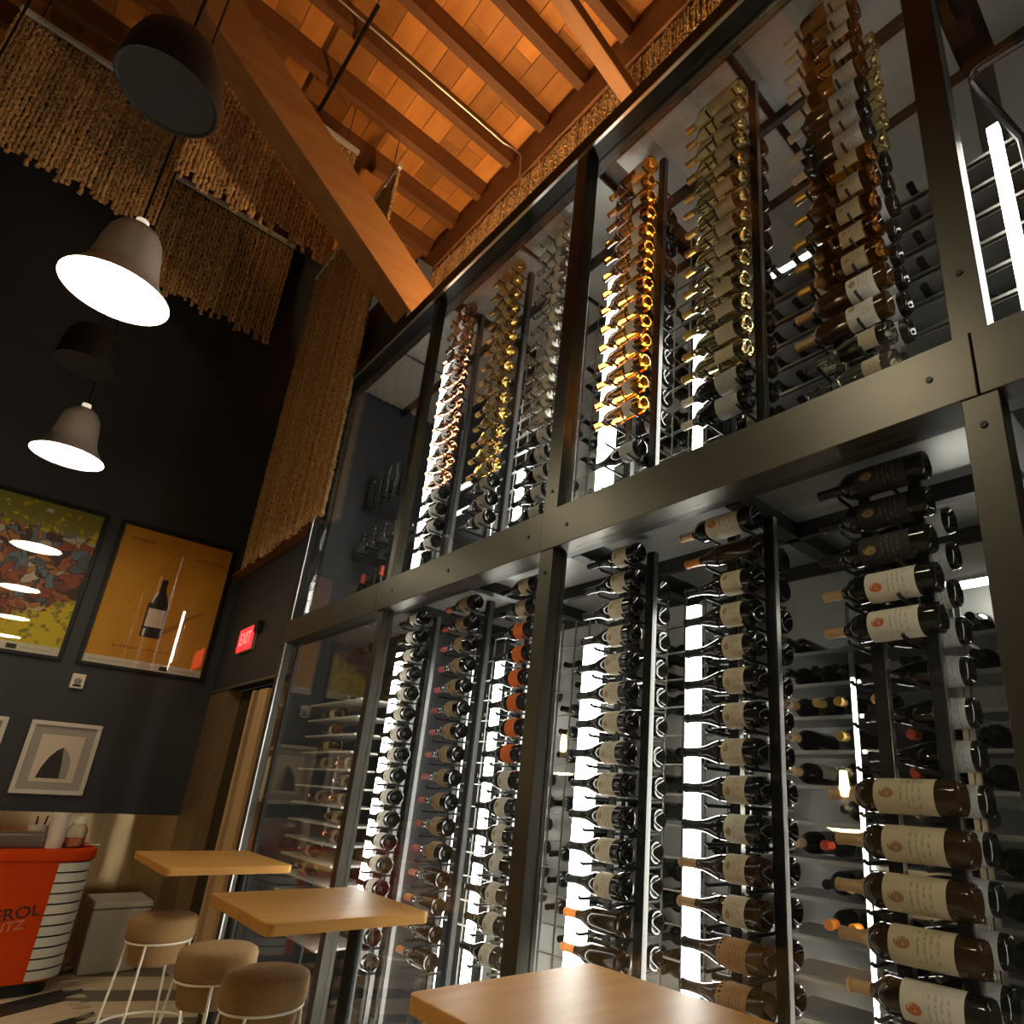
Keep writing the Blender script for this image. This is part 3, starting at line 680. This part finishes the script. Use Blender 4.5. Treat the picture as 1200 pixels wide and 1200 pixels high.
flat(q2, [(.06, -.27), (.15, -.2), (.2, -.13), (.36, -.02), (.37, -.035), (.23, -.15), (.2, -.22), (.07, -.32)], mat('print_shadow', (.36, .16, .008), .6), 'printed_shadow')
def scribble(t, x, z, wd, hgt, m, name, slope=0., n=9, y=-.0135):
    rr = random.Random(int(x*100+z*1000)); mb = MB(); step = wd/n
    for i in range(n):
        h = hgt*rr.uniform(.55, 1.); xx = x+i*step; zz = z+slope*i*step
        mb.prism([(xx, zz), (xx+step*.3, zz), (xx+step*.5, zz+h), (xx+step*.2, zz+h)], 'Y', y, y-.0012); mb.prism([(xx+step*.3, zz), (xx+step*.85, zz+h*.3), (xx+step*.85, zz+h*.5), (xx+step*.3, zz+h*.25)], 'Y', y, y-.0012)
    mb.build(name, m, t)
scribble(q2, -.40, .55, .21, .035, rust, 'lettering', 0, 8); scribble(q2, .17, .49, .26, .032, rust, 'lettering', 0, 9); scribble(q2, -.3, -.5, .48, .026, rust, 'lettering', 0, 16)
scribble(q2, -.44, -.65, .5, .016, mat('print_grey', (.3, .27, .22), .6), 'lettering', 0, 24, -.014)
MB().box(.12, .19, -.015, -.0138, -.665, -.625).build('printed_badge', ink, q2); scribble(q2, .21, -.65, .22, .016, MATS['print_grey'], 'lettering', 0, 10, -.014)
MB().box(-.482, .482, -.026, -.022, -.682, .682).build('pane', pane, p2)
p1 = wall_empty('framed_poster', -.13, 3.10, 'framed poster crowded with painted figures on yellow green ground', 'poster')
frame(p1, .51, .71, .03, .035, black)
mp = bpy.data.materials.new('painted_crowd'); mp.use_nodes = True; nt = mp.node_tree; bb = nt.nodes['Principled BSDF']; bb.inputs['Roughness'].default_value = .6
tc = nt.nodes.new('ShaderNodeTexCoord'); nzz = nt.nodes.new('ShaderNodeTexNoise'); nzz.inputs['Scale'].default_value = 5; nt.links.new(tc.outputs['Object'], nzz.inputs['Vector'])
mxv = nt.nodes.new('ShaderNodeMix'); mxv.data_type = 'VECTOR'; mxv.inputs[0].default_value = .22; nt.links.new(tc.outputs['Object'], mxv.inputs[4]); nt.links.new(nzz.outputs['Color'], mxv.inputs[5])
vo = nt.nodes.new('ShaderNodeTexVoronoi'); vo.inputs['Scale'].default_value = 17; nt.links.new(mxv.outputs[1], vo.inputs['Vector'])
sx = nt.nodes.new('ShaderNodeSeparateXYZ'); nt.links.new(vo.outputs['Color'], sx.inputs[0])
ramp = nt.nodes.new('ShaderNodeValToRGB'); nt.links.new(sx.outputs[0], ramp.inputs[0]); ramp.color_ramp.interpolation = 'CONSTANT'
els = ramp.color_ramp.elements; cols = [(.28, .06, .02), (.05, .03, .02), (.12, .16, .2), (.33, .1, .03), (.45, .38, .28), (.16, .05, .025), (.08, .1, .12), (.4, .16, .04)]
els[0].color = (*cols[0], 1); els[1].position = 1/8; els[1].color = (*cols[1], 1)
for i in range(2, 8): e = els.new(i/8); e.color = (*cols[i], 1)
# ground: olive / yellow
n3 = nt.nodes.new('ShaderNodeTexNoise'); n3.inputs['Scale'].default_value = 12; nt.links.new(tc.outputs['Object'], n3.inputs['Vector'])
rg = nt.nodes.new('ShaderNodeValToRGB'); rg.color_ramp.interpolation = 'CONSTANT'; rg.color_ramp.elements[0].color = (.2, .19, .02, 1); rg.color_ramp.elements[1].color = (.58, .44, .01, 1); rg.color_ramp.elements[1].position = .49; n3.inputs['Detail'].default_value = 6; n3.inputs['Roughness'].default_value = .75
# mask: the crowd in the middle band
sp = nt.nodes.new('ShaderNodeSeparateXYZ'); nt.links.new(tc.outputs['Object'], sp.inputs[0])
def M2(op, a, b2=None):
    n = nt.nodes.new('ShaderNodeMath'); n.operation = op
    for i, q in enumerate((a, b2)):
        if q is None: continue
        if isinstance(q, (int, float)): n.inputs[i].default_value = q
        else: nt.links.new(q, n.inputs[i])
    return n.outputs[0]
zz = M2('ADD', sp.outputs[2], M2('MULTIPLY', M2('SUBTRACT', n3.outputs[0], .5), .5)); zz2 = M2('ADD', zz, M2('MULTIPLY', sp.outputs[0], -.55))
nt.links.new(M2('SUBTRACT', n3.outputs[0], M2('MULTIPLY', sp.outputs[2], .16)), rg.inputs[0])
ve = nt.nodes.new('ShaderNodeTexVoronoi'); ve.feature = 'DISTANCE_TO_EDGE'; ve.inputs['Scale'].default_value = 17; nt.links.new(mxv.outputs[1], ve.inputs['Vector'])
msk = M2('MULTIPLY', M2('LESS_THAN', zz, .43), M2('GREATER_THAN', zz2, -.42))
mxc = nt.nodes.new('ShaderNodeMix'); mxc.data_type = 'RGBA'; nt.links.new(msk, mxc.inputs[0]); nt.links.new(rg.outputs[0], mxc.inputs[6]); mxe = nt.nodes.new('ShaderNodeMix'); mxe.data_type = 'RGBA'; nt.links.new(M2('LESS_THAN', ve.outputs['Distance'], M2('MULTIPLY', n3.outputs[0], .075)), mxe.inputs[0]); nt.links.new(ramp.outputs[0], mxe.inputs[6]); mxe.inputs[7].default_value = (.05, .022, .012, 1); nt.links.new(mxe.outputs[2], mxc.inputs[7]); nt.links.new(mxc.outputs[2], bb.inputs['Base Color'])
q1 = MB().box(-.48, .48, -.012, -.004, -.605, .68).build('print', mp, p1); q1f = MB().box(-.48, .48, -.012, -.004, -.68, -.605).build('footer_strip', paper, p1)
MB().box(.12, .19, -.014, -.0125, -.665, -.625).build('printed_badge', ink, q1f); scribble(q1f, .21, -.65, .22, .016, MATS['print_grey'], 'lettering', 0, 10, -.0125)
MB().box(-.482, .482, -.026, -.022, -.682, .682).build('pane', pane, p1)
whitef = mat('white_frame', (.66, .62, .54), .5)
def picture(x, label):
    t = wall_empty('framed_picture', x, 1.57, label, 'picture', None)
    frame(t, .25, .30, .035, .03, whitef)
    MB().box(-.216, .216, -.01, -.003, -.266, .266).build('mat_board', mat('grey_mat', (.36, .34, .29), .8), t)
    q = MB().box(-.15, .15, -.0115, -.01, -.2, .19).build('print', mat('photo_paper', (.66, .58, .45), .7), t)
    arch = [(-.11, -.17), (.1, -.17), (.1, -.09), (.09, -.0), (.055, .06), (.02, .09), (-.02, .06), (-.06, .0), (-.09, -.08)]
    flat(q, arch, mat('print_pale_arch', (.33, .31, .26), .7), 'printed_arch', -.0115)
    flat(q, [(-.11, -.17), (.05, -.17), (.04, -.05), (.02, .09), (-.02, .06), (-.06, .0), (-.09, -.08)], mat('print_dark_arch', (.035, .03, .028), .7), 'printed_arch', -.0132)
    return t
picture(.58, 'white framed print of a dark pointed arch on the navy wall'); picture(-.07, 'white framed print half out of the picture beyond the arch print')
al = wall_empty('alarm_strobe', .545, 2.235, 'small white alarm strobe on the wall under the amber poster', 'alarm')
MB().box(-.05, .05, -.035, -.001, -.065, .065).build('body', creamrod, al, bevel=.008); MB().lathe([(0, -.05), (.02, -.047), (.028, -.035), (.0, -.034)], 14, 'Y').build('lens', mat('strobe_lens', (.3, .28, .25), .2), al); MB().box(-.03, .03, -.037, -.035, -.05, -.03).build('speaker_slot', black, al)

# exit sign on the return wall
ex = empty('exit_sign', (WR, 6.45, 2.735)); tag(ex, 'glowing red exit sign on the navy wall above the doorway', 'sign')
redm = mat('exit_red', (.8, .01, .01), .4, emit=3.2, ecol=(1, .012, .015))
MB().box(-.03, -.002, -.23, .23, -.125, .115).build('housing', mat('sign_grey', (.3, .25, .2), .5), ex, bevel=.004)
exf = MB().box(-.036, -.03, -.215, .215, -.11, .10).build('face', redm, ex)
tm = text_mesh('EXIT', .17, mat('exit_letters', (1, .25, .2), .4, emit=2., ecol=(1, .1, .08)), .001)
inst('lettering', tm, exf, (-.037, 0, -.005), (math.pi/2, 0, -math.pi/2))
MB().box(-.05, -.0, -.36, -.25, .02, .12).build('mount', black, ex)

# ------------------------------------------------------------------ bar cart
cart_o = mat('cart_orange', (.5, .04, .001), .7, spec=.15, noise=((.56, .05, .002), (2, 2, 2), 0))
cart = empty('bar_cart', (.1, 6.62, 0)); tag(cart, 'orange bar cart with white slatted rounded corner and lettering', 'bar cart')
def rrect(hw, hd, r, n=8):
    pts = []
    for cx, cyy, a0 in ((hw-r, hd-r, 0), (-hw+r, hd-r, 90), (-hw+r, -hd+r, 180), (hw-r, -hd+r, 270)):
        for i in range(n+1): a = math.radians(a0+90*i/n); pts.append((cx+r*math.cos(a), cyy+r*math.sin(a)))
    return pts
cbody = MB().prism(rrect(.795, .40, .18), 'Z', .09, .86).build('body', cart_o, cart)
MB().prism(rrect(.75, .36, .16), 'Z', .0, .09).build('plinth', black, cart)
MB().prism(rrect(.82, .42, .2), 'Z', .86, .93).build('counter', cart_o, cart, bevel=.012)
slat = mat('slat_white', (.56, .54, .46), .5)
# white slats wrap the two front corners
def slat_mesh(sx, th=.012, hh=.056, mm=None, nm='slat'):
    r = .18; cx, cyy = .795-r, -.40+r; path = [(cx-.02, -.40)]+[(cx+r*math.cos(math.radians(a)), cyy+r*math.sin(math.radians(a))) for a in range(-90, 1, 10)]+[(.795, cyy+.25)]
    outer = []; inner = []
    for i, (px, py) in enumerate(path):
        if i == 0: n = (0, -1)
        elif i == len(path)-1: n = (1, 0)
        else: a = math.radians(-90+(i-1)*10); n = (math.cos(a), math.sin(a))
        outer.append((sx*(px+n[0]*th), py+n[1]*th)); inner.append((sx*px, py))
    return MB().prism(outer+inner[::-1], 'Z', 0, hh).mesh(nm, mm or slat)
SB = {q: slat_mesh(q, .004, .752, black, 'slat_backing') for q in (1, -1)}
for sx in (1, -1):
    sm_ = slat_mesh(sx)
    inst('slat_backing', SB[sx], cbody, (0, 0, .1))
    for k in range(11): inst('slat', sm_, cbody, (0, 0, .105+k*.0685))
t1m = text_mesh('APEROL', .105, mat('letter_dark', (.035, .008, .004), .5), .002, .0); t2m = text_mesh('SPRITZ', .082, mat('letter_pale', (.55, .2, .09), .5), .002, .2)
inst('lettering', t1m, cbody, (.385, -.403, .52), (math.pi/2, -math.radians(8), 0)); inst('lettering', t2m, cbody, (.375, -.403, .44), (math.pi/2, -math.radians(8), 0))
# on the cart
tr = MB().box(-.25, .25, -.13, .13, 0, .1).build('steel_tray', mat('tray', (.2, .16, .14), .3, .8), loc=(.33, 6.5, .931), bevel=.012); tag(tr, 'low steel tray standing on the bar cart counter', 'tray')
o = MB().lathe([(0, 0), (.055, 0), (.055, .24), (.05, .245), (0, .245)], 18).build('cup_stack', mat('cup_white', (.62, .57, .48), .6), loc=(.645, 6.42, .931)); tag(o, 'tall stack of white paper cups on the bar cart', 'cups')
jar = empty('glass_jar', (.77, 6.46, .931)); tag(jar, 'clear glass jar with white lid on the bar cart corner', 'jar')
MB().lathe([(0, 0), (.06, 0), (.065, .01), (.065, .13), (.045, .16), (.045, .17), (.042, .17), (.042, .158), (.061, .128), (.061, .012), (0, .008)], 18).build('glass', clearg, jar); MB().lathe([(0, .005), (.058, .01), (.058, .07), (0, .075)], 14).build('contents', mat('orange_slices', (.5, .13, .03), .6), jar); MB().lathe([(0, .17), (.05, .17), (.05, .195), (.015, .2), (.015, .22), (0, .222)], 16).build('lid', creamrod, jar)
tb = empty('tool_caddy', (.55, 6.74, .931)); tag(tb, 'white caddy of dark bar tools behind the cups on the bar cart', 'caddy')
MB().lathe([(0, 0), (.05, 0), (.06, .14), (.056, .14), (.047, .008), (0, .008)], 16).build('cup', creamrod, tb)
for dx, dy in ((.02, .01), (-.01, -.02)): MB().tube([(dx, dy, .01), (dx*2.2, dy*2.2, .2)], .006, 6).build('bar_tool', black, tb)
tg = MB().tube([(-.05, 0, .012), (.02, 0, .014), (.1, -.03, .016)], .006, 6).build('tongs', alu, loc=(.84, 6.5, .931)); tag(tg, 'metal tongs poking over the edge of the bar cart', 'tongs')
# white bin
bn = empty('storage_bin', (1.24, 6.87, 0)); tag(bn, 'pale grey box bin standing against the brass wall', 'bin')
def frus(hw0, hd0, hw1, hd1, z0, z1):
    v = [(sx*hw0, sy*hd0, z0) for sx, sy in ((-1, -1), (1, -1), (1, 1), (-1, 1))]+[(sx*hw1, sy*hd1, z1) for sx, sy in ((-1, -1), (1, -1), (1, 1), (-1, 1))]
    return MB().add(v, [(0, 3, 2, 1), (4, 5, 6, 7), (0, 1, 5, 4), (1, 2, 6, 5), (2, 3, 7, 6), (3, 0, 4, 7)])
binm = mat('bin_plastic', (.42, .39, .32), .55)
frus(.19, .24, .2, .25, .005, .46).build('body', binm, bn, bevel=.02, seg=3); frus(.205, .255, .195, .245, .465, .51).build('lid', binm, bn, bevel=.012)

# ------------------------------------------------------------------ tables
def table(x0, x1, y0, y1, label):
    t = empty('bar_table', ((x0+x1)/2, (y0+y1)/2, 0)); tag(t, label, 'table', 'bar tables along the glass wall'); hx, hy = (x1-x0)/2, (y1-y0)/2
    MB().prism(rrect(hx, hy, .025, 4), 'Z', 1.03, 1.07).build('tabletop', tablew, t, bevel=.004)
    MB().lathe([(.03, .02), (.03, 1.02), (0, 1.02)], 16, org=(hx-.12, 0, 0)).build('column', black, t)
    MB().box(hx-.25, hx-.01, -.1, .1, 0, .018).build('base_plate', black, t, bevel=.004); MB().box(hx-.3, hx-.03, -.16, .16, 1.015, 1.03).build('top_plate', black, t)
table(.885, 1.475, .88, 1.505, 'bar table standing closest to the right steel post')
table(.855, 1.455, 2.38, 3.07, 'bar table in the middle of the row along the glass')
table(.86, 1.475, 3.9, 4.72, 'bar table standing nearest the doorway')
# ------------------------------------------------------------------ stools
def stool(x, y, rz, label, tagc=False):
    t = empty('bar_stool', (x, y, 0)); t.rotation_euler.z = rz; tag(t, label, 'stool', 'tan bar stools')
    MB().lathe([(0, .665), (.148, .665), (.158, .672), (.163, .69), (.163, .755), (.157, .772), (.138, .783), (.09, .788), (0, .79)], 32).build('seat_cushion', fabric, t)
    MB().lathe([(.0, .555), (.118, .555), (.126, .565), (.142, .66), (.0, .665)], 28).build('seat_drum', fabric, t)
    n = 40
    MB().tube([(.152*math.cos(2*math.pi*i/n), .152*math.sin(2*math.pi*i/n), .662) for i in range(n)], .0055, 6, True).build('seat_ring', creamrod, t)
    rf = .152+(.662-.27)/.662*.075
    for k in range(4):
        a = math.pi/4+k*math.pi/2; c, s = math.cos(a), math.sin(a)
        MB().tube([(.152*c, .152*s, .662), (.227*c, .227*s, .003)], .0065, 8).build('leg', creamrod, t)
    MB().tube([(rf*math.cos(2*math.pi*i/n), rf*math.sin(2*math.pi*i/n), .27) for i in range(n)], .007, 6, True).build('foot_ring', creamrod, t)
    if tagc: MB().box(-.025, .025, -.185, -.183, .44, .55).build('paper_tag', paper, t)
stool(1.02, 4.37, .2, 'tan bar stool tucked under the table nearest the doorway')
stool(1.07, 3.5, .5, 'tan bar stool between two tables')
stool(1.12, 3.0, .1, 'tan bar stool tucked under the middle table')
# bottle and card glimpsed beside the middle table
